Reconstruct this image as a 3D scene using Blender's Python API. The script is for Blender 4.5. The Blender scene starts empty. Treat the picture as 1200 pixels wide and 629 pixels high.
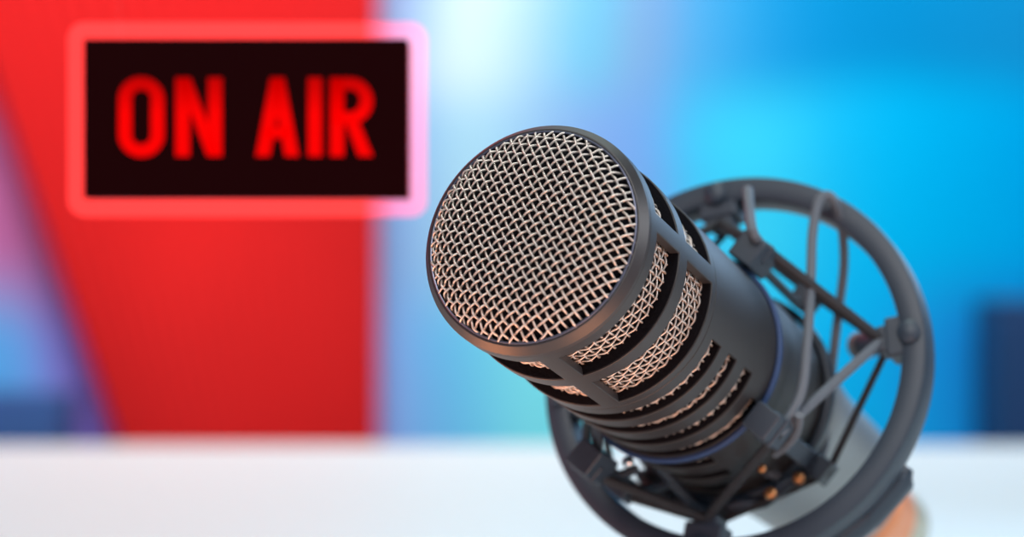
import bpy, bmesh, math, random
from mathutils import Vector, Matrix
PI = math.pi
sc = bpy.context.scene
col = sc.collection
random.seed(4)
sc.view_settings.view_transform = 'Standard'
sc.view_settings.look = 'None'

FPX = 2833.0
CAMZ = 0.90
DESK = 0.75

def at(px, py, d):
    return Vector(((px - 600) / FPX * d, d, CAMZ - (py - 314.5) / FPX * d))

# ------------------------------------------------------------ materials
def srgb(r, g, b):
    f = lambda c: (c / 255 / 12.92) if c <= 10 else ((c / 255 + .055) / 1.055) ** 2.4
    return (f(r), f(g), f(b), 1)

def mat(name, color, rough=.5, metal=0.0, bump=0.0, bscale=400, var=0.0, spec=.5, coat=0.0):
    m = bpy.data.materials.new(name); m.use_nodes = True
    nt = m.node_tree; b = nt.nodes['Principled BSDF']
    c = color if len(color) == 4 else (*color, 1)
    b.inputs['Base Color'].default_value = c
    b.inputs['Roughness'].default_value = rough
    b.inputs['Metallic'].default_value = metal
    b.inputs['Specular IOR Level'].default_value = spec
    b.inputs['Coat Weight'].default_value = coat
    tc = nt.nodes.new('ShaderNodeTexCoord')
    if bump or var:
        n = nt.nodes.new('ShaderNodeTexNoise'); n.inputs['Scale'].default_value = bscale
        n.inputs['Detail'].default_value = 3
        nt.links.new(tc.outputs['Object'], n.inputs['Vector'])
        if bump:
            bp = nt.nodes.new('ShaderNodeBump'); bp.inputs['Strength'].default_value = bump
            bp.inputs['Distance'].default_value = .0004
            nt.links.new(n.outputs['Fac'], bp.inputs['Height'])
            nt.links.new(bp.outputs['Normal'], b.inputs['Normal'])
        if var:
            mx = nt.nodes.new('ShaderNodeMixRGB'); mx.blend_type = 'MULTIPLY'
            mx.inputs['Color1'].default_value = c
            rp = nt.nodes.new('ShaderNodeValToRGB')
            rp.color_ramp.elements[0].color = (1 - var, 1 - var, 1 - var, 1)
            rp.color_ramp.elements[1].color = (1, 1, 1, 1)
            nt.links.new(n.outputs['Fac'], rp.inputs['Fac'])
            mx.inputs['Fac'].default_value = 1
            nt.links.new(rp.outputs['Color'], mx.inputs['Color2'])
            nt.links.new(mx.outputs['Color'], b.inputs['Base Color'])
    return m

def emit_mat(name, color, strength):
    m = bpy.data.materials.new(name); m.use_nodes = True
    nt = m.node_tree; b = nt.nodes['Principled BSDF']
    b.inputs['Base Color'].default_value = (*color, 1)
    b.inputs['Emission Color'].default_value = (*color, 1)
    b.inputs['Emission Strength'].default_value = strength
    return m

M = {}
M['shell'] = mat('matte_black_paint', (.019, .018, .020), .50, 0, .10, 2500, .12, .5)
M['rim'] = mat('satin_black_rim', (.014, .012, .015), .45, 0, .08, 2500, 0, .6)
M['lip'] = mat('rim_edge_steel', (.10, .11, .16), .3, .6)
M['wire'] = mat('champagne_steel_wire', (.60, .53, .48), .38, .55, 0, 400, .10)
M['foam_and_shade'] = mat('black_foam_and_shade', (.004, .004, .006), .95, 0, .6, 900, 0, .1)
M['rear'] = mat('grey_satin_metal', (.19, .195, .195), .45, .3, .05, 1500, .1)
M['mount'] = mat('slate_plastic', (.021, .034, .055), .48, 0, .15, 1200, .1)
M['cord'] = mat('dark_elastic_cord', (.012, .013, .018), .7, 0, .3, 3000)
M['cordg'] = mat('grey_elastic_cord', (.085, .10, .125), .55, 0, .3, 3000)
M['navy'] = mat('navy_rubber_ring', (.012, .04, .125), .6)
M['brass'] = mat('brass_screw', (.5, .22, .09), .35, .9)
M['chrome'] = mat('bright_screw', (.6, .6, .62), .25, 1)
M['nickel'] = mat('cream_nickel', (.55, .53, .42), .4, .3)
M['warm_refl'] = mat('orange_reflection', (.85, .30, .13), .4, .3)  # warm reflection on the connector, put into its base colour
M['black'] = mat('black_enamel', (.02, .02, .022), .5)
M['desk'] = mat('white_laminate', (.76, .82, .82), .5, 0, .02, 60, .02)
M['deskedge'] = mat('white_edge_band', (.74, .75, .77), .5)

# ------------------------------------------------------------ mesh helpers
class MB:
    def __init__(s): s.v = []; s.f = []
    def add(s, vs, fs):
        o = len(s.v); s.v += [tuple(v) for v in vs]; s.f += [tuple(i + o for i in f) for f in fs]
    def box(s, cx, cy, cz, sx, sy, sz, mtx=None):
        vs = [Vector((cx + x * sx / 2, cy + y * sy / 2, cz + z * sz / 2)) for x in (-1, 1) for y in (-1, 1) for z in (-1, 1)]
        if mtx: vs = [mtx @ v for v in vs]
        s.add(vs, [(0, 1, 3, 2), (4, 6, 7, 5), (0, 4, 5, 1), (2, 3, 7, 6), (0, 2, 6, 4), (1, 5, 7, 3)])
    def tube(s, pts, r, n=8, closed=False, up=None):
        pts = [Vector(p) for p in pts]; N = len(pts)
        rr = r if isinstance(r, (list, tuple)) else [r] * N
        base = len(s.v); prev = None
        for i, p in enumerate(pts):
            if closed: t = pts[(i + 1) % N] - pts[i - 1]
            else: t = pts[min(i + 1, N - 1)] - pts[max(i - 1, 0)]
            t.normalize()
            if prev is None:
                a = Vector(up) if up else (Vector((0, 0, 1)) if abs(t.z) < .9 else Vector((1, 0, 0)))
            else: a = prev
            a = a - t * a.dot(t)
            a.normalize(); prev = a; b = t.cross(a)
            for k in range(n):
                th = 2 * PI * k / n
                s.v.append(tuple(p + (a * math.cos(th) + b * math.sin(th)) * rr[i]))
        for i in range(N if closed else N - 1):
            j = (i + 1) % N
            for k in range(n):
                l = (k + 1) % n
                s.f.append((base + i * n + k, base + i * n + l, base + j * n + l, base + j * n + k))
        if not closed:
            s.f.append(tuple(base + k for k in range(n))[::-1])
            s.f.append(tuple(base + (N - 1) * n + k for k in range(n)))
    def lathe(s, prof, n=96, axis_org=(0, 0, 0), closed=False):
        # prof: list of (r, z) about local z
        o = Vector(axis_org); base = len(s.v); P = len(prof)
        for r, z in prof:
            for k in range(n):
                a = 2 * PI * k / n
                s.v.append((o.x + r * math.cos(a), o.y + r * math.sin(a), o.z + z))
        for i in range(P if closed else P - 1):
            j = (i + 1) % P
            for k in range(n):
                l = (k + 1) % n
                s.f.append((base + i * n + k, base + i * n + l, base + j * n + l, base + j * n + k))
        if not closed:
            if prof[0][0] > 1e-6: s.f.append(tuple(base + k for k in range(n))[::-1])
            if prof[-1][0] > 1e-6: s.f.append(tuple(base + (P - 1) * n + k for k in range(n)))
    def build(s, name, m, parent=None, bevel=0, smooth=True, angle=35, segs=2):
        me = bpy.data.meshes.new(name); me.from_pydata(s.v, [], s.f); me.update()
        bm = bmesh.new(); bm.from_mesh(me)
        bmesh.ops.remove_doubles(bm, verts=bm.verts, dist=1e-7)
        bmesh.ops.recalc_face_normals(bm, faces=bm.faces)
        bm.to_mesh(me); bm.free()
        if smooth:
            me.shade_smooth()
            me.set_sharp_from_angle(angle=math.radians(angle))
        me.materials.append(m)
        o = bpy.data.objects.new(name, me); col.objects.link(o)
        if parent: o.parent = parent
        if bevel:
            b = o.modifiers.new('bevel', 'BEVEL'); b.width = bevel; b.segments = segs
            b.limit_method = 'ANGLE'; b.angle_limit = math.radians(50); b.harden_normals = True
        return o

def empty(name, label, cat, mtx=None, group=None):
    o = bpy.data.objects.new(name, None); col.objects.link(o); o.empty_display_size = .02
    if mtx is not None: o.matrix_world = mtx
    o['label'] = label; o['category'] = cat
    if group: o['group'] = group
    return o

def structure(o): o['kind'] = 'structure'; return o

def spline(pts, n=10):
    pts = [Vector(p) for p in pts]; out = []
    P = [pts[0] * 2 - pts[1]] + pts + [pts[-1] * 2 - pts[-2]]
    for i in range(1, len(P) - 2):
        for k in range(n):
            t = k / n
            out.append(.5 * ((2 * P[i]) + (P[i + 1] - P[i - 1]) * t + (2 * P[i - 1] - 5 * P[i] + 4 * P[i + 1] - P[i + 2]) * t * t
                             + (-P[i - 1] + 3 * P[i] - 3 * P[i + 1] + P[i + 2]) * t ** 3))
    out.append(pts[-1]); return out

# ------------------------------------------------------------ microphone frame
TILT, AZ = math.radians(31.5), math.radians(38)
lat = Vector((math.cos(AZ), 0, -math.sin(AZ))); fw = Vector((0, 1, 0))
nax = lat * math.sin(TILT) + fw * math.cos(TILT)
eax = lat * math.cos(TILT) - fw * math.sin(TILT)
pax = Vector((math.sin(AZ), 0, math.cos(AZ)))
C0 = at(623.4, 276.7, .63)
MM = Matrix(((pax.x, eax.x, nax.x, C0.x), (pax.y, eax.y, nax.y, C0.y), (pax.z, eax.z, nax.z, C0.z), (0, 0, 0, 1)))
MI = MM.inverted()
def PL(psi, R, z, op=0, oe=0):          # local point, psi in degrees from the e axis
    a = math.radians(psi)
    return Vector((R * math.sin(a) + op, R * math.cos(a) + oe, z))
def loc(px, py, d): return MI @ at(px, py, d)

mic = empty('microphone', 'black studio microphone with a round pale woven wire grille, tilted toward the viewer', 'microphone', MM)

# --- shell with window openings
RO, RI = .032, .0292
def shell_grid(zb, opened, phis, R=RO, Ri=RI):
    b = MB(); nz = len(zb); n = len(phis)
    op = [[opened((zb[i] + zb[i + 1]) / 2, ((phis[k] + (phis[(k + 1) % n] + (360 if k == n - 1 else 0))) / 2)) for k in range(n)] for i in range(nz - 1)]
    vid = {}
    def V(i, k, s):
        k %= n; key = (i, k, s)
        if key not in vid:
            vid[key] = len(b.v); rr = (R(zb[i]) if callable(R) else R) if s == 0 else Ri
            b.v.append(tuple(PL(phis[k], rr, zb[i])))
        return vid[key]
    for i in range(nz - 1):
        for k in range(n):
            if op[i][k]: continue
            b.f.append((V(i, k, 0), V(i, k + 1, 0), V(i + 1, k + 1, 0), V(i + 1, k, 0)))
            b.f.append((V(i, k, 1), V(i, k + 1, 1), V(i + 1, k + 1, 1), V(i + 1, k, 1)))
            if op[i][(k + 1) % n]: b.f.append((V(i, k + 1, 0), V(i + 1, k + 1, 0), V(i + 1, k + 1, 1), V(i, k + 1, 1)))
            if op[i][k - 1]: b.f.append((V(i, k, 0), V(i + 1, k, 0), V(i + 1, k, 1), V(i, k, 1)))
            if i == 0 or op[i - 1][k]: b.f.append((V(i, k, 0), V(i, k + 1, 0), V(i, k + 1, 1), V(i, k, 1)))
            if i == nz - 2 or op[i + 1][k]: b.f.append((V(i + 1, k, 0), V(i + 1, k + 1, 0), V(i + 1, k + 1, 1), V(i + 1, k, 1)))
    return b

phis = [float(a) for a in range(0, 360, 2)]
WIN = [(.0077, .0240), (.0300, .0492)]
def op_front(z, a):
    a = (a + 180) % 360 - 180
    near = min(abs(abs(a) - 45), abs(abs(a) - 135))
    return any(z0 < z < z1 for z0, z1 in WIN) and near > 4
zb = [.0030, .0053, .0077, .0130, .0185, .0240, .0270, .0300, .0360, .0430, .0492, .0525]
shell_grid(zb, op_front, phis).build('grille_cage', M['shell'], mic, bevel=.00035)

SL = [(.0582, .0652), (.0715, .0782), (.0850, .0915), (.0985, .1045), (.1125, .1185), (.126, .132), (.1395, .1455)]
def op_rear(z, a):
    a = (a + 180) % 360 - 180
    for i, (z0, z1) in enumerate(SL):
        if z0 < z < z1:
            return (-164 < a < (16 if i < 3 else (6 if i == 3 else -34)))
    return False
zb = [.0530]
for z0, z1 in SL: zb += [z0, z1]
zb += [.150, .160]
shell_grid(zb, op_rear, phis, R=lambda z: .0318, Ri=.0303).build('barrel', M['shell'], mic, bevel=.0003)

# black rings in the openings: painted shade on their back walls
def slot_shade(zs, R0, R1):
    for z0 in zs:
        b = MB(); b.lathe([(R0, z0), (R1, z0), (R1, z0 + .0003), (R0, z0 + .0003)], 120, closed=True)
        b.build('slot_shade', M['foam_and_shade'], mic)
slot_shade([z1 - .0004 for z0, z1 in WIN], .0280, .0316)
slot_shade([z1 - .0004 for z0, z1 in SL], .0278, .0313)

# --- rim in front of the cage
b = MB()
b.lathe([(.0290, .0030), (.0290, .0006), (.0297, .00005), (.0301, .0001), (.0319, .0022), (.0320, .0029), (.0290, .0031)], 180, closed=True)
b.build('front_rim', M['rim'], mic, angle=20)
b = MB(); b.lathe([(.0292 + .00035 * math.cos(t), -.00005 + .00035 * math.sin(t)) for t in [2 * PI * k / 8 for k in range(8)]], 160, closed=True)
b.build('rim_edge_ring', M['lip'], mic)

# --- woven front grille (domed)
RG, H, PITCH, WR = .0291, .0078, .00213, .00033
def dome(r):
    q = min(r / RG, 1.0)
    return .0022 - H * (1 - q ** 4) ** .5
def dome_pt(x, y, off):
    r = math.hypot(x, y); e = 1e-5
    s = (dome(min(r + e, RG)) - dome(max(r - e, 0))) / (2 * e) if r > 1e-6 else 0
    s = max(0, min(s, 6)); k = 1 / math.hypot(1, s)
    nx, nz = (s * k, -k)
    ux, uy = (x / r, y / r) if r > 1e-6 else (0, 0)
    return Vector((x + ux * nx * off, y + uy * nx * off, dome(r) + nz * off))
AMP = .00042
def dirv(psi): a = math.radians(psi); return Vector((math.sin(a), math.cos(a)))
dA, dB = dirv(68.5), dirv(-21)
nA, nB = Vector((-dA.y, dA.x)), Vector((-dB.y, dB.x))
b = MB()
for fam, (d, nn, no, sg) in enumerate(((dA, nA, nB, 1), (dB, nB, nA, -1))):
    for i in range(-16, 16):
        o = (i + .5) * PITCH
        if abs(o) > RG * .985: continue
        hl = math.sqrt(RG * RG - o * o) * .999
        S = 900; raw = []
        for k in range(S + 1):
            t = -hl * math.cos(PI * k / S); q = d * t + nn * o
            raw.append((q, Vector((q.x, q.y, dome(q.length)))))
        acc = 0; step = PITCH / 7; pts = []
        last = None
        for q, w in raw:
            if last is None or (w - last).length >= step:
                last = w
                g = q.dot(no) / PITCH - .5
                pts.append(dome_pt(q.x, q.y, sg * AMP * math.cos(PI * (g + i)) + .0002))
        if len(pts) > 3: b.tube(pts, WR, 6, up=(0, 0, -1))
b.build('front_grille', M['wire'], mic, angle=80)
b = MB(); b.lathe([(max(RG * .985 * math.sin(t), 0), dome(RG * .985 * math.sin(t)) + .0016) for t in [PI / 2 * k / 24 for k in range(25)]], 64)
b.build('grille_lining', M['foam_and_shade'], mic)

# --- woven side mesh (cylinder) seen through the openings
RS = lambda z: .0287 + .0007 * min(max((z - .050) / .007, 0), 1); AS = .00029; NW = 74; PS = .00240; b = MB(); NZ = 62
for i in range(NZ):
    z = .0055 + i * PS
    if z > .148: break
    pts = []
    for k in range(NW * 6):
        a = 360 * k / (NW * 6)
        pts.append(PL(a, RS(z) + AS * math.cos(PI * (k / 6 + i)), z))
    b.tube(pts, WR * .95, 5, closed=True)
for j in range(NW):
    pts = []; a = 360 * j / NW
    for k in range(int((.148 - .004) / PS * 5)):
        z = .004 + k * PS / 5
        g = (z - .0055) / PS
        pts.append(PL(a, RS(z) - AS * math.cos(PI * (g + j)), z))
    b.tube(pts, WR * .95, 5)
b.build('side_mesh', M['wire'], mic, angle=80)
b = MB(); b.lathe([(.0001, .0058), (.0275, .0059), (.0275, .154), (.0001, .155)], 72)
b.build('mesh_lining', M['foam_and_shade'], mic)

# --- rear housing
prof = [(.0300, .1602), (.0316, .1604), (.0318, .166), (.0310, .173), (.0296, .181), (.0280, .192), (.0266, .205), (.0258, .22),
        (.0254, .24), (.0250, .256), (.0238, .264), (.0210, .269), (.0140, .271), (.0102, .2712)]
b = MB(); b.lathe(prof, 96)
b.build('rear_housing', M['rear'], mic, angle=60)

# ------------------------------------------------------------ shock mount
RZ, ROP = .1438, .0080          # ring plane and offset
mount = empty('shock_mount', 'slate grey round shock mount ring with crossed elastic cords around the microphone', 'microphone mount', MM)
def ring_prof(ri, ro, z0, z1, c):
    return [(ri + c, z0), (ro - c, z0), (ro - c * .3, z0 + c * .3), (ro, z0 + c), (ro, z1 - c), (ro - c * .3, z1 - c * .3), (ro - c, z1),
            (ri + c, z1), (ri + c * .3, z1 - c * .3), (ri, z1 - c), (ri, z0 + c), (ri + c * .3, z0 + c * .3)]
b = MB(); b.lathe(ring_prof(.0545, .0624, RZ - .0055, RZ + .0055, .0012), 160, (ROP, 0, 0), closed=True)
b.build('outer_ring', M['mount'], mount, angle=40)
b = MB(); b.lathe(ring_prof(.03185, .0332, .1048, .1071, .0004), 128, closed=True)
b.build('cradle_ring', M['navy'], mount, angle=50)
b = MB(); b.lathe(ring_prof(.0320, .0345, .1500, .1545, .0006), 128, closed=True)
b.build('cradle_ring', M['mount'], mount, angle=50)

def frame(psi, R, z):
    a = math.radians(psi); r = Vector((math.sin(a), math.cos(a), 0)); t = Vector((math.cos(a), -math.sin(a), 0)); n = Vector((0, 0, 1))
    o = PL(psi, R, z)
    return Matrix(((r.x, t.x, n.x, o.x), (r.y, t.y, n.y, o.y), (r.z, t.z, n.z, o.z), (0, 0, 0, 1)))
CL = {}
for psi in (0, 90, 180, 270):
    b = MB()
    m = frame(psi, .0378 if psi != 270 else .0405, .106)
    b.box(0, 0, 0, .0090, .0088, .0135, m)
    b.box(.0022, 0, -.0010, .0060, .0100, .0024, m)
    c = b.build('clip_block', M['mount'], mount, bevel=.0008)
    zr = .027 if psi == 270 else .047
    b = MB(); b.box(-.0012, 0, .028, .0022, .0060, .045, m)                      # rail back to the rear cradle ring
    b.box(.0012, 0, zr, .0070, .0075, .0080, m)
    b.build('cradle_rail', M['mount'], mount, bevel=.0006)
    CL[psi] = (m @ Vector((.0035, 0, .001)), m @ Vector((.0040, 0, zr)))
KN = {}
for psi in (45, 135, 225, 301):
    m = frame(psi, 0, 0); m.translation += Vector((ROP, 0, 0))
    b = MB()
    b.box(.0525, 0, RZ, .0055, .0125, .0104, m)
    b.box(.0488, 0, RZ, .0040, .0085, .0090, m)
    k = b.build('cord_hook', M['mount'], mount, bevel=.001)
    b = MB()
    pr = [(.0001, 0), (.0030, 0), (.0036, .0006), (.0036, .0014), (.0024, .0022), (.0001, .0024)]
    b.lathe(pr, 24)
    b.v = [tuple(m @ Vector((.0575 + v[0], v[1], RZ - .0054 - v[2]))) for v in b.v]
    b.build('hook_knob', M['mount'], k)
    KN[psi] = (m @ Vector((.0482, 0, RZ - .003)), m @ Vector((.0482, 0, RZ + .004)))
# zigzag elastic cords, front and rear
for a, c in ((45, 90), (45, 0), (135, 90), (135, 180), (225, 180), (225, 270), (301, 270), (301, 0)):
    for s in (0, 1):
        p, q = KN[a][s], CL[c][s]
        b = MB(); b.tube([p, p.lerp(q, .33), p.lerp(q, .66), q], .0016 if s == 0 else .00115, 10)
        b.build('elastic_cord', M['cordg' if (a, c, s) == (45, 0, 0) else 'cord'], mount)
# grey loop from the lower right clip up over the top of the ring and back
cl = [CL[0][0], loc(938, 462, .706), loc(946, 400, .715), loc(950, 330, .728), loc(952, 275, .739), loc(958, 240, .744), loc(967, 229, .7455), loc(977, 235, .746),
      loc(986, 262, .751), loc(989, 310, .757), loc(982, 370, .758), loc(975, 430, .757), loc(970, 490, .755), loc(961, 538, .752), loc(940, 557, .748), loc(915, 558, .742), loc(895, 552, .738)]
b = MB(); b.tube(spline(cl, 8), .00150, 10); b.build('elastic_cord', M['cordg'], mount)
# short grey cord from the top of the ring to the upper clip
b = MB(); b.tube(spline([loc(876, 222, .7385), loc(878, 245, .728), loc(882, 272, .712), CL[90][0]], 6), .00160, 10); b.build('elastic_cord', M['cordg'], mount)
b = MB(); b.tube(spline([loc(937, 486, .699), loc(934, 505, .705), loc(922, 522, .71), loc(908, 532, .715)], 6), .0013, 10); b.build('cord_end', M['cordg'], mount)
for pp in ([(699, 498, .716), (701, 530, .722), (704, 556, .728)], [(702, 557, .728), (724, 557, .73), (747, 549, .732)],
           [(742, 574, .735), (768, 571, .738), (796, 561, .742)], [(770, 545, .735), (800, 578, .74), (832, 612, .745)]):
    b = MB(); b.tube(spline([loc(*q) for q in pp], 5), .0015, 10); b.build('cradle_brace', M['mount'], mount)
# small screws on the cradle
for (x, y, d, r, mm) in ((893, 549, .722, .0013, 'brass'), (936, 560, .735, .0020, 'brass'), (903, 578, .732, .0020, 'brass'), (736, 541, .722, .0019, 'chrome')):
    c = loc(x, y, d); b = MB()
    b.lathe([(r * math.sin(t), -r * .8 * math.cos(t)) for t in [PI * k / 10 for k in range(11)]], 20, c)
    b.build('screw', M[mm], mount)
# lower cradle strap that carries the screws
b = MB()
pts = [PL(a, .0365, .150 + .002 * math.sin(a)) for a in range(-100, 1, 5)]
b.tube(pts, .0022, 8); b.build('cradle_strap', M['mount'], mount)

# rear post of the right hook
b = MB(); p, q = loc(1044, 398, .757), loc(1014, 404, .775)
b.tube([p, q], .0042, 16); o = b.build('hook_post', M['mount'], mount, angle=40)
b = MB(); b.tube([q, q + (q - p) * .22], .0046, 16); b.build('post_cap', M['rear'], o, angle=40)

# yoke arc behind the lower right of the ring
b = MB()
pts = [PL(a, .0600, RZ + .0105, ROP) for a in range(8, -84, -4)]
rr = [.0030] + [.0052] * (len(pts) - 2) + [.0050]
b.tube(pts, rr, 12)
b.build('yoke', M['mount'], mount)
b = MB(); m = frame(-3, 0, 0); m.translation += Vector((ROP, 0, 0))
b.box(.0600, 0, RZ + .0115, .0080, .0200, .0120, m)
b.build('yoke_block', M['mount'], mount, bevel=.003, segs=3)

# ------------------------------------------------------------ desk stand (below the frame)
foot = MM @ PL(-70, .0600, RZ + .0105, ROP)
st = empty('desk_stand', 'black round-based desk stand under the shock mount ring', 'stand', Matrix.Translation((foot.x, foot.y, DESK)))
hh = foot.z - DESK - .0055
b = MB(); b.lathe([(.0001, .0002), (.048, .0002), (.050, .002), (.050, .006), (.044, .010), (.014, .013), (.0085, .018), (.0001, .018)], 64); b.build('base', M['black'], st, angle=30)
b = MB(); b.lathe([(.0001, .017), (.0055, .017), (.0055, hh - .008), (.0075, hh - .007), (.0075, hh - .0008), (.0001, hh)], 32); b.build('pole', M['black'], st, angle=30)

# ------------------------------------------------------------ cable with connector
cb = empty('microphone_cable', 'cream cable with a painted orange reflection plugged into the rear end of the microphone', 'cable', MM)
b = MB(); b.lathe([(.0001, .2716), (.0115, .2716), (.0120, .2730), (.0120, .289), (.0150, .2908), (.0165, .293), (.0165, .3120), (.0001, .3121)], 48); b.build('connector_collar', M['warm_refl'], cb, angle=30)
b = MB(); b.lathe([(.0001, .3123), (.0163, .3123), (.0166, .313), (.0166, .330), (.0150, .336), (.0085, .346), (.0001, .3462)], 48); b.build('connector', M['nickel'], cb, angle=30)
tip = MM @ Vector((0, 0, .344)); dr = nax
pts = [tip, tip + dr * .02, tip + dr * .035 + Vector((0, 0, -.006)), Vector((tip.x + .028, tip.y + .065, DESK + .008)), Vector((tip.x + .05, tip.y + .085, DESK + .0036)),
       Vector((tip.x + .12, tip.y + .06, DESK + .0034)), Vector((tip.x + .22, tip.y - .08, DESK + .0034)), Vector((tip.x + .30, tip.y - .28, DESK + .0034))]
b = MB(); b.tube([MI @ p for p in spline(pts, 10)], .0031, 12); b.build('cord', M['black'], cb)

# ------------------------------------------------------------ ON AIR sign
SD = .83
k = SD / FPX
sx, sy = 287.5, 138.5
SO = at(sx, sy, SD)
sign = empty('on_air_sign', 'black rectangular light box reading ON AIR in glowing red letters with a glowing red rim', 'sign', Matrix.Translation(SO))
def S(px, py, y=0): return ((px - sx) * k, y, -(py - sy) * k)
M['signblack'] = emit_mat('sign_face', (.011, .0004, .0009), 1.0)
M['letter'] = emit_mat('red_letter_glow', (1.0, .0, .0), .95)
for q in ('signblack', 'letter'):
    bs = M[q].node_tree.nodes['Principled BSDF']; bs.inputs['Base Color'].default_value = (0, 0, 0, 1); bs.inputs['Specular IOR Level'].default_value = .02; bs.inputs['Roughness'].default_value = .6
nt = M['letter'].node_tree; tc = nt.nodes.new('ShaderNodeTexCoord'); sp = nt.nodes.new('ShaderNodeSeparateXYZ'); mr = nt.nodes.new('ShaderNodeMapRange')
mr.inputs['From Min'].default_value = 50 * k; mr.inputs['From Max'].default_value = 5 * k; mr.inputs['To Min'].default_value = .5; mr.inputs['To Max'].default_value = .98
nt.links.new(tc.outputs['Object'], sp.inputs[0]); nt.links.new(sp.outputs['Z'], mr.inputs['Value']); nt.links.new(mr.outputs[0], nt.nodes['Principled BSDF'].inputs['Emission Strength'])
g = bpy.data.materials.new('glowing_acrylic'); g.use_nodes = True; nt = g.node_tree
for nd in list(nt.nodes): nt.nodes.remove(nd)
o_ = nt.nodes.new('ShaderNodeOutputMaterial'); ad = nt.nodes.new('ShaderNodeAddShader'); tr = nt.nodes.new('ShaderNodeBsdfTransparent'); em = nt.nodes.new('ShaderNodeEmission')
em.inputs['Color'].default_value = (1, .075, .065, 1); em.inputs['Strength'].default_value = .42
tr.inputs['Color'].default_value = (.96, .88, .96, 1)
nt.links.new(tr.outputs[0], ad.inputs[0]); nt.links.new(em.outputs[0], ad.inputs[1]); nt.links.new(ad.outputs[0], o_.inputs['Surface'])
M['glow'] = g
b = MB(); b.box(0, .012, 0, 381 * k, .022, 187 * k); b.build('box_body', M['signblack'], sign, bevel=.0006)
# acrylic rim: rounded rectangle plate with a rectangular hole
def rrect(w, h, r, n=10):
    out = []
    for cx, cz, a0 in ((w / 2 - r, h / 2 - r, 0), (-w / 2 + r, h / 2 - r, 90), (-w / 2 + r, -h / 2 + r, 180), (w / 2 - r, -h / 2 + r, 270)):
        for i in range(n + 1):
            a = math.radians(a0 + 90 * i / n); out.append((cx + r * math.cos(a), cz + r * math.sin(a)))
    return out
A = rrect(424 * k, 230 * k, 20 * k); B = rrect(382.5 * k, 188.5 * k, .6 * k)
b = MB(); N = len(A)
for yy in (.006, .012):
    b.v += [(x, yy, z) for x, z in A] + [(x, yy, z) for x, z in B]
for i in range(N):
    j = (i + 1) % N
    b.f += [(i, j, N + j, N + i), (2 * N + i, 2 * N + j, 3 * N + j, 3 * N + i), (i, j, 2 * N + j, 2 * N + i), (N + i, N + j, 3 * N + j, 3 * N + i)]
b.build('glowing_rim', M['glow'], sign, smooth=False)
def poly(outline, hole=None, y0=-.0006, y1=.0012):
    b = MB(); n = len(outline)
    def ringv(pts, y): return [S(px, py, y) for px, py in pts]
    if hole is None:
        b.v += ringv(outline, y0) + ringv(outline, y1)
        b.f += [tuple(range(n)), tuple(range(n, 2 * n))] + [(i, (i + 1) % n, n + (i + 1) % n, n + i) for i in range(n)]
    else:
        b.v += ringv(outline, y0) + ringv(hole, y0) + ringv(outline, y1) + ringv(hole, y1)
        for i in range(n):
            j = (i + 1) % n
            b.f += [(i, j, n + j, n + i), (2 * n + i, 2 * n + j, 3 * n + j, 3 * n + i), (i, j, 2 * n + j, 2 * n + i), (n + i, n + j, 3 * n + j, 3 * n + i)]
    return b
def stad(x0, y0, x1, y1, r, n=10):
    cx, cy = (x0 + x1) / 2, (y0 + y1) / 2
    return [(cx + x, cy + z) for x, z in rrect(x1 - x0, y1 - y0, r, n)]
def merge(*bs):
    m = MB()
    for q in bs: m.add(q.v, q.f)
    return m
T, Bo = 91, 183
L = []
L.append(poly(stad(139, 90, 192, 184, 26), stad(154, 105, 177, 169, 11)))                                   # O
L.append(merge(poly([(206, T), (222, T), (222, Bo), (206, Bo)]), poly([(244, T), (260, T), (260, Bo), (244, Bo)]), poly([(208, T), (223, T), (258, Bo), (243, Bo)])))   # N
L.append(merge(poly([(317, T), (333, T), (316, Bo), (300, Bo)]), poly([(317, T), (333, T), (350, Bo), (334, Bo)]), poly([(311, 149), (339, 149), (342, 162), (308, 162)])))   # A
L.append(poly([(361, T), (377, T), (377, Bo), (361, Bo)]))                                                  # I
def arcpts(cx, cy, rx, ry): return [(cx + rx * math.sin(math.radians(a)), cy - ry * math.cos(math.radians(a))) for a in range(10, 171, 10)]
bowl_o = [(387, T), (411, T)] + arcpts(411, 118, 26, 27) + [(411, 145), (387, 145)]
bowl_i = [(403, 105), (410, 105)] + arcpts(410, 118, 12, 13) + [(410, 131), (403, 131)]
L.append(merge(poly([(387, T), (403, T), (403, Bo), (387, Bo)]), poly(bowl_o, bowl_i), poly([(404, 141), (420, 141), (437, Bo), (420, Bo)])))            # R
for q in L: q.build('letter', M['letter'], sign, smooth=False)
M['line'] = mat('clear_nylon', (.25, .2, .2), .4)
for px in (130, 445):
    b = MB(); b.tube([S(px, 60, .018), Vector(S(px, 45, .018)) + Vector((0, 0, .2)), (S(px, 0)[0], .018, 2.6 - SO.z - .001)], .00003, 5); b.build('hanging_line', M['line'], sign)

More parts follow.
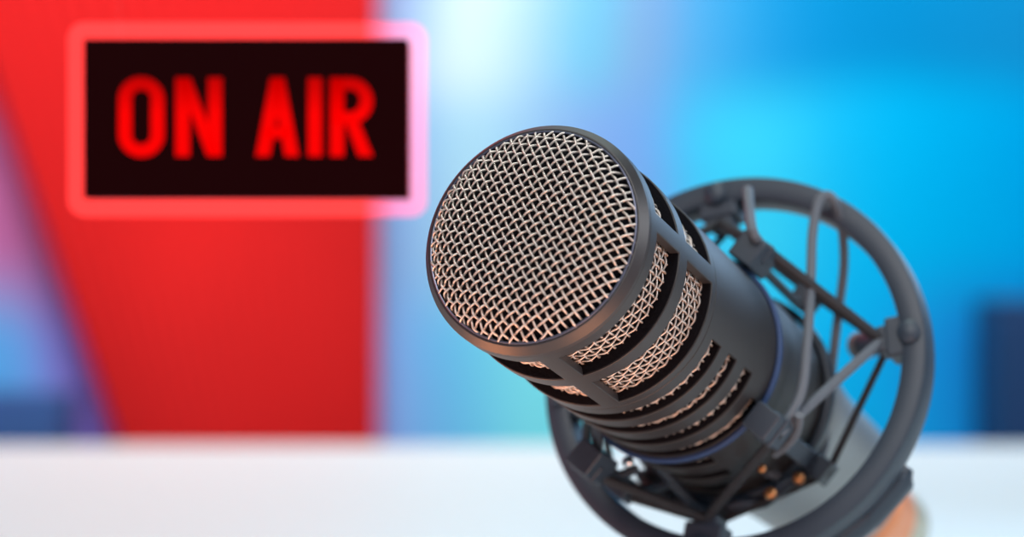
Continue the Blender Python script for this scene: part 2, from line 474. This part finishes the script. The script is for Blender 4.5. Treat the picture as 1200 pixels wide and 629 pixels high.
# ------------------------------------------------------------ room
def boxobj(name, x0, x1, y0, y1, z0, z1, m, parent=None, bevel=0):
    b = MB(); b.box((x0 + x1) / 2, (y0 + y1) / 2, (z0 + z1) / 2, x1 - x0, y1 - y0, z1 - z0)
    return b.build(name, m, parent, bevel=bevel, smooth=bool(bevel))
WY = 3.4
M['wall'] = mat('wall_with_painted_glow', (.045, .50, .86), .9, 0, .1, 60, 0, 0)  # backdrop colours with the glow and falloff on the wall painted in
def wx(px, d=3.4): return (px - 600) / FPX * d
def wz(py, d=3.4): return CAMZ - (py - 314.5) / FPX * d
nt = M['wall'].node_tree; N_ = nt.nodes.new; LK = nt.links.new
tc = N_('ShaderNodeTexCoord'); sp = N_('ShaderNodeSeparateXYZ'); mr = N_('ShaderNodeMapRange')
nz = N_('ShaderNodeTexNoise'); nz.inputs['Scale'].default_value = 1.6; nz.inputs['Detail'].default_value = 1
ma = N_('ShaderNodeVectorMath'); ma.operation = 'MULTIPLY_ADD'; ma.inputs[1].default_value = (.14, .14, .14)   # wavy edges for the painted glow
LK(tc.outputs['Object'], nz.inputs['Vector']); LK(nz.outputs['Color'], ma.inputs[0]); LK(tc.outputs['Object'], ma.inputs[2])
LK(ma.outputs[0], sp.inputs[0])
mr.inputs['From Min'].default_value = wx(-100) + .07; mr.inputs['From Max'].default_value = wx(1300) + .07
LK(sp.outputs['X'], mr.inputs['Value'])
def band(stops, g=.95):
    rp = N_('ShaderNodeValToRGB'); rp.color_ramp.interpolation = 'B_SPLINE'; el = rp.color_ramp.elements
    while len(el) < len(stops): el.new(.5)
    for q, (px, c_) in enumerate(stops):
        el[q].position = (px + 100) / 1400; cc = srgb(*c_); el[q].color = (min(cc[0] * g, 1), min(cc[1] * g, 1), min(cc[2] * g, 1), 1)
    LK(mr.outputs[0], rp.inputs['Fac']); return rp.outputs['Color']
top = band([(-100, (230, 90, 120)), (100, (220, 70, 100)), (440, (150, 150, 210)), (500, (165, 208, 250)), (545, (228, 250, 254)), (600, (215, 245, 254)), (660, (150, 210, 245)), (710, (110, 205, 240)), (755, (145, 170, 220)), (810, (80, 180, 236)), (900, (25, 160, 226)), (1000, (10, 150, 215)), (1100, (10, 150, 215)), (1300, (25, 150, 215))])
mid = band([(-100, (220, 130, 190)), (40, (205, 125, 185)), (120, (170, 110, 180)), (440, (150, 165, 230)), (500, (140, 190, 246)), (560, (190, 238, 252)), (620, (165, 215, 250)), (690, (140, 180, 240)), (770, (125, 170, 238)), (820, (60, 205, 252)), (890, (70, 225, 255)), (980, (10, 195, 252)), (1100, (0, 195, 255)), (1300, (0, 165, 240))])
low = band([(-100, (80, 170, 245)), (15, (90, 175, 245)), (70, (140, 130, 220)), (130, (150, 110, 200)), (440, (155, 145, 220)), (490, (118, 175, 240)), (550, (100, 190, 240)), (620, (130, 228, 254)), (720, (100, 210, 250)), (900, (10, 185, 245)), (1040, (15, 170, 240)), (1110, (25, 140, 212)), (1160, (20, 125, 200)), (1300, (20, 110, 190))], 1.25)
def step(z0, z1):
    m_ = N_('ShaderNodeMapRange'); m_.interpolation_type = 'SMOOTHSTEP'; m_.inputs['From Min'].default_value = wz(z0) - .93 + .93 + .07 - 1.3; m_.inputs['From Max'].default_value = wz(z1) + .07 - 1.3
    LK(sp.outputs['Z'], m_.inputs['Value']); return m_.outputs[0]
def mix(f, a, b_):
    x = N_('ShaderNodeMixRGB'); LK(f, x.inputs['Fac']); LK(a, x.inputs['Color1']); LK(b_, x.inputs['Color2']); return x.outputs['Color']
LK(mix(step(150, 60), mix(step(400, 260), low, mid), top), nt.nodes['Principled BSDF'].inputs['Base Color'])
M['side'] = mat('grey_wall_paint', (.35, .38, .42), .8, 0, .1, 60, .03, .2)
M['floor'] = mat('grey_carpet', (.08, .09, .12), .95, 0, .5, 300, .2, .1)
M['ceil'] = mat('white_ceiling', (.5, .5, .5), .9)
wb = structure(boxobj('wall_back', -2.5, 2.5, -.05, .05, -1.3, 1.3, M['wall'])); wb.location = (0, WY + .05, 1.3)
structure(boxobj('wall_left', -2.6, -2.5, -1.5, WY + .1, 0, 2.6, M['side']))
structure(boxobj('wall_right', 2.5, 2.6, -1.5, WY + .1, 0, 2.6, M['side']))
structure(boxobj('floor', -2.6, 2.6, -1.5, WY + .1, -.1, 0, M['floor']))
structure(boxobj('ceiling', -2.6, 2.6, -1.5, WY + .1, 2.6, 2.7, M['ceil']))

# desk
desk = empty('desk', 'white desk with a smooth pale top running across the bottom of the picture', 'desk', Matrix.Translation((0, 1.1, 0)))
b = MB(); b.box(0, 0, DESK - .015, 3.2, 1.92, .03); b.build('desk_top', M['desk'], desk, bevel=.006, segs=3)
for x in (-1.5, 1.5):
    for y in (-.85, .85):
        b = MB(); b.box(x, y, (DESK - .03) / 2, .06, .06, DESK - .03); b.build('leg', M['deskedge'], desk, bevel=.003)

# red curtain
M['red'] = mat('red_cloth', (.74, .014, .015), .75, 0, .3, 500, .08, .2)
b = MB(); NU, NV = 260, 30
for v in range(NV + 1):
    z = 2.35 + (.06 - 2.35) * v / NV
    py = 314.5 + (CAMZ - z) * FPX / WY
    xl = wx(-32 + (py - 0) * .345 if py > -400 else -180); xr = wx(444)
    for u in range(NU + 1):
        t = u / NU
        b.v.append((xl + (xr - xl) * t, WY - .06 + .003 * math.sin(t * 2 * PI * 21 + .9 * math.sin(t * 9)), z))
for v in range(NV):
    for u in range(NU):
        a = v * (NU + 1) + u; b.f.append((a, a + 1, a + NU + 2, a + NU + 1))
cur = b.build('curtain', M['red'], None, angle=180)
cur['label'] = 'wide red curtain with a slanted left edge hanging behind the ON AIR sign'; cur['category'] = 'curtain'
sol = cur.modifiers.new('thickness', 'SOLIDIFY'); sol.thickness = .003

# dark blue cabinets standing at the wall
M['cab'] = mat('navy_lacquer', (.002, .045, .16), .6, 0, 0, 100, .05)
M['cab2'] = mat('indigo_lacquer', (.04, .12, .36), .6, 0, 0, 100, .05)
def cabinet(x0, x1, y0, y1, ztop, m, lab):
    r = empty('cabinet', lab, 'cabinet', Matrix.Translation(((x0 + x1) / 2, (y0 + y1) / 2, 0)))
    w = x1 - x0; d = y1 - y0
    b = MB(); b.box(0, .01, ztop / 2 + .0005, w, d - .02, ztop); b.build('body', m, r, bevel=.004)
    for s in (-1, 1):
        b = MB(); b.box(s * w / 4, -d / 2 + .001, ztop / 2 + .02, w / 2 - .006, .018, ztop - .08); dd = b.build('door', m, r, bevel=.003)
        b = MB(); b.tube([(s * .03, -d / 2 - .008, ztop * .5), (s * .03, -d / 2 - .026, ztop * .5 + .005), (s * .03, -d / 2 - .026, ztop * .5 + .095), (s * .03, -d / 2 - .008, ztop * .5 + .1)], .004, 8)
        b.build('handle', M['chrome'], dd)
    return r
cabinet(wx(1168, 3.2), wx(1168, 3.2) + .6, 3.2, 3.36, wz(352, 3.2), M['cab'], 'dark navy cabinet standing at the right edge of the background')
cabinet(wx(72, 3.2) - .6, wx(72, 3.2), 3.2, 3.32, wz(462, 3.2), M['cab2'], 'low dark indigo cabinet at the far left beyond the desk')

# ------------------------------------------------------------ lights
def area(name, loc_, tgt, size, power, color, sizey=None):
    l = bpy.data.lights.new(name, 'AREA'); l.energy = power; l.color = color; l.shape = 'RECTANGLE'; l.size = size; l.size_y = sizey or size
    o = bpy.data.objects.new(name, l); col.objects.link(o); o.location = loc_
    o.rotation_euler = (Vector(tgt) - Vector(loc_)).to_track_quat('-Z', 'Y').to_euler(); return o
def spot(name, loc_, tgt, ang, power, color, blend=1.0, size=.05):
    l = bpy.data.lights.new(name, 'SPOT'); l.energy = power; l.color = color; l.spot_size = math.radians(ang); l.spot_blend = blend; l.shadow_soft_size = size
    o = bpy.data.objects.new(name, l); col.objects.link(o); o.location = loc_
    o.rotation_euler = (Vector(tgt) - Vector(loc_)).to_track_quat('-Z', 'Y').to_euler(); return o
mc = MM @ Vector((0, 0, .05))
area('key_softbox', (-.25, -.1, 1.7), mc, .5, 8.5, (1, .95, .91))
area('right_softbox', (.80, .30, 1.35), mc, .3, 5.0, (.92, .95, 1))
spot('warm_low_light', (-.09, .655, .77), MM @ Vector((-.02, 0, .03)), 42, 1.5, (1, .32, .11), .6, .04)
spot('warm_front_light', (.06, .535, .775), mc, 75, 1.0, (1, .38, .17), .6, .04)
spot('warm_tail_light', MM @ Vector((-.075, .02, .31)), MM @ Vector((0, 0, .31)), 60, .35, (1, .30, .10), .6, .02)
area('red_side_light', (-.6, .62, .93), mc, .25, .65, (1, .18, .12))
area('blue_rim_light', (.5, 1.25, 1.15), mc, .25, 1.6, (.45, .7, 1))
area('desk_light', (0, 1.0, 2.3), (0, 1.1, DESK), .8, 11.5, (.84, 1, .93), .5)

def wallspot(name, px, py, ang, power, color, dx=0):
    t = Vector((wx(px), WY, wz(py))); spot(name, (t.x + dx, 1.9, 1.95), t, ang, power, color)
area('wall_wash', (0, 2.1, 2.45), (0, WY, 1.5), 1.6, 41, (1, 1, 1), .3)
wallspot('red_wash', 100, 20, 34, 30, (1, .02, .02))
wallspot('orange_spot', 290, 420, 14, 30, (1, 1, .85))
wallspot('orange_spot', 190, 290, 10, 16, (1, .8, .35))
wallspot('cyan_spot', 880, 210, 20, 9, (.3, .85, 1))

w = bpy.data.worlds.new('studio'); sc.world = w; w.use_nodes = True
w.node_tree.nodes['Background'].inputs[0].default_value = (.62, .8, 1, 1)
w.node_tree.nodes['Background'].inputs[1].default_value = .36

# ------------------------------------------------------------ camera
cd = bpy.data.cameras.new('camera'); cam = bpy.data.objects.new('camera', cd); col.objects.link(cam)
cam.location = (0, 0, CAMZ); cam.rotation_euler = (PI / 2, 0, 0)
cd.sensor_width = 36; cd.lens = 85; cd.clip_start = .01
cd.dof.use_dof = True; cd.dof.focus_distance = .640; cd.dof.aperture_fstop = 6.8
sc.camera = cam
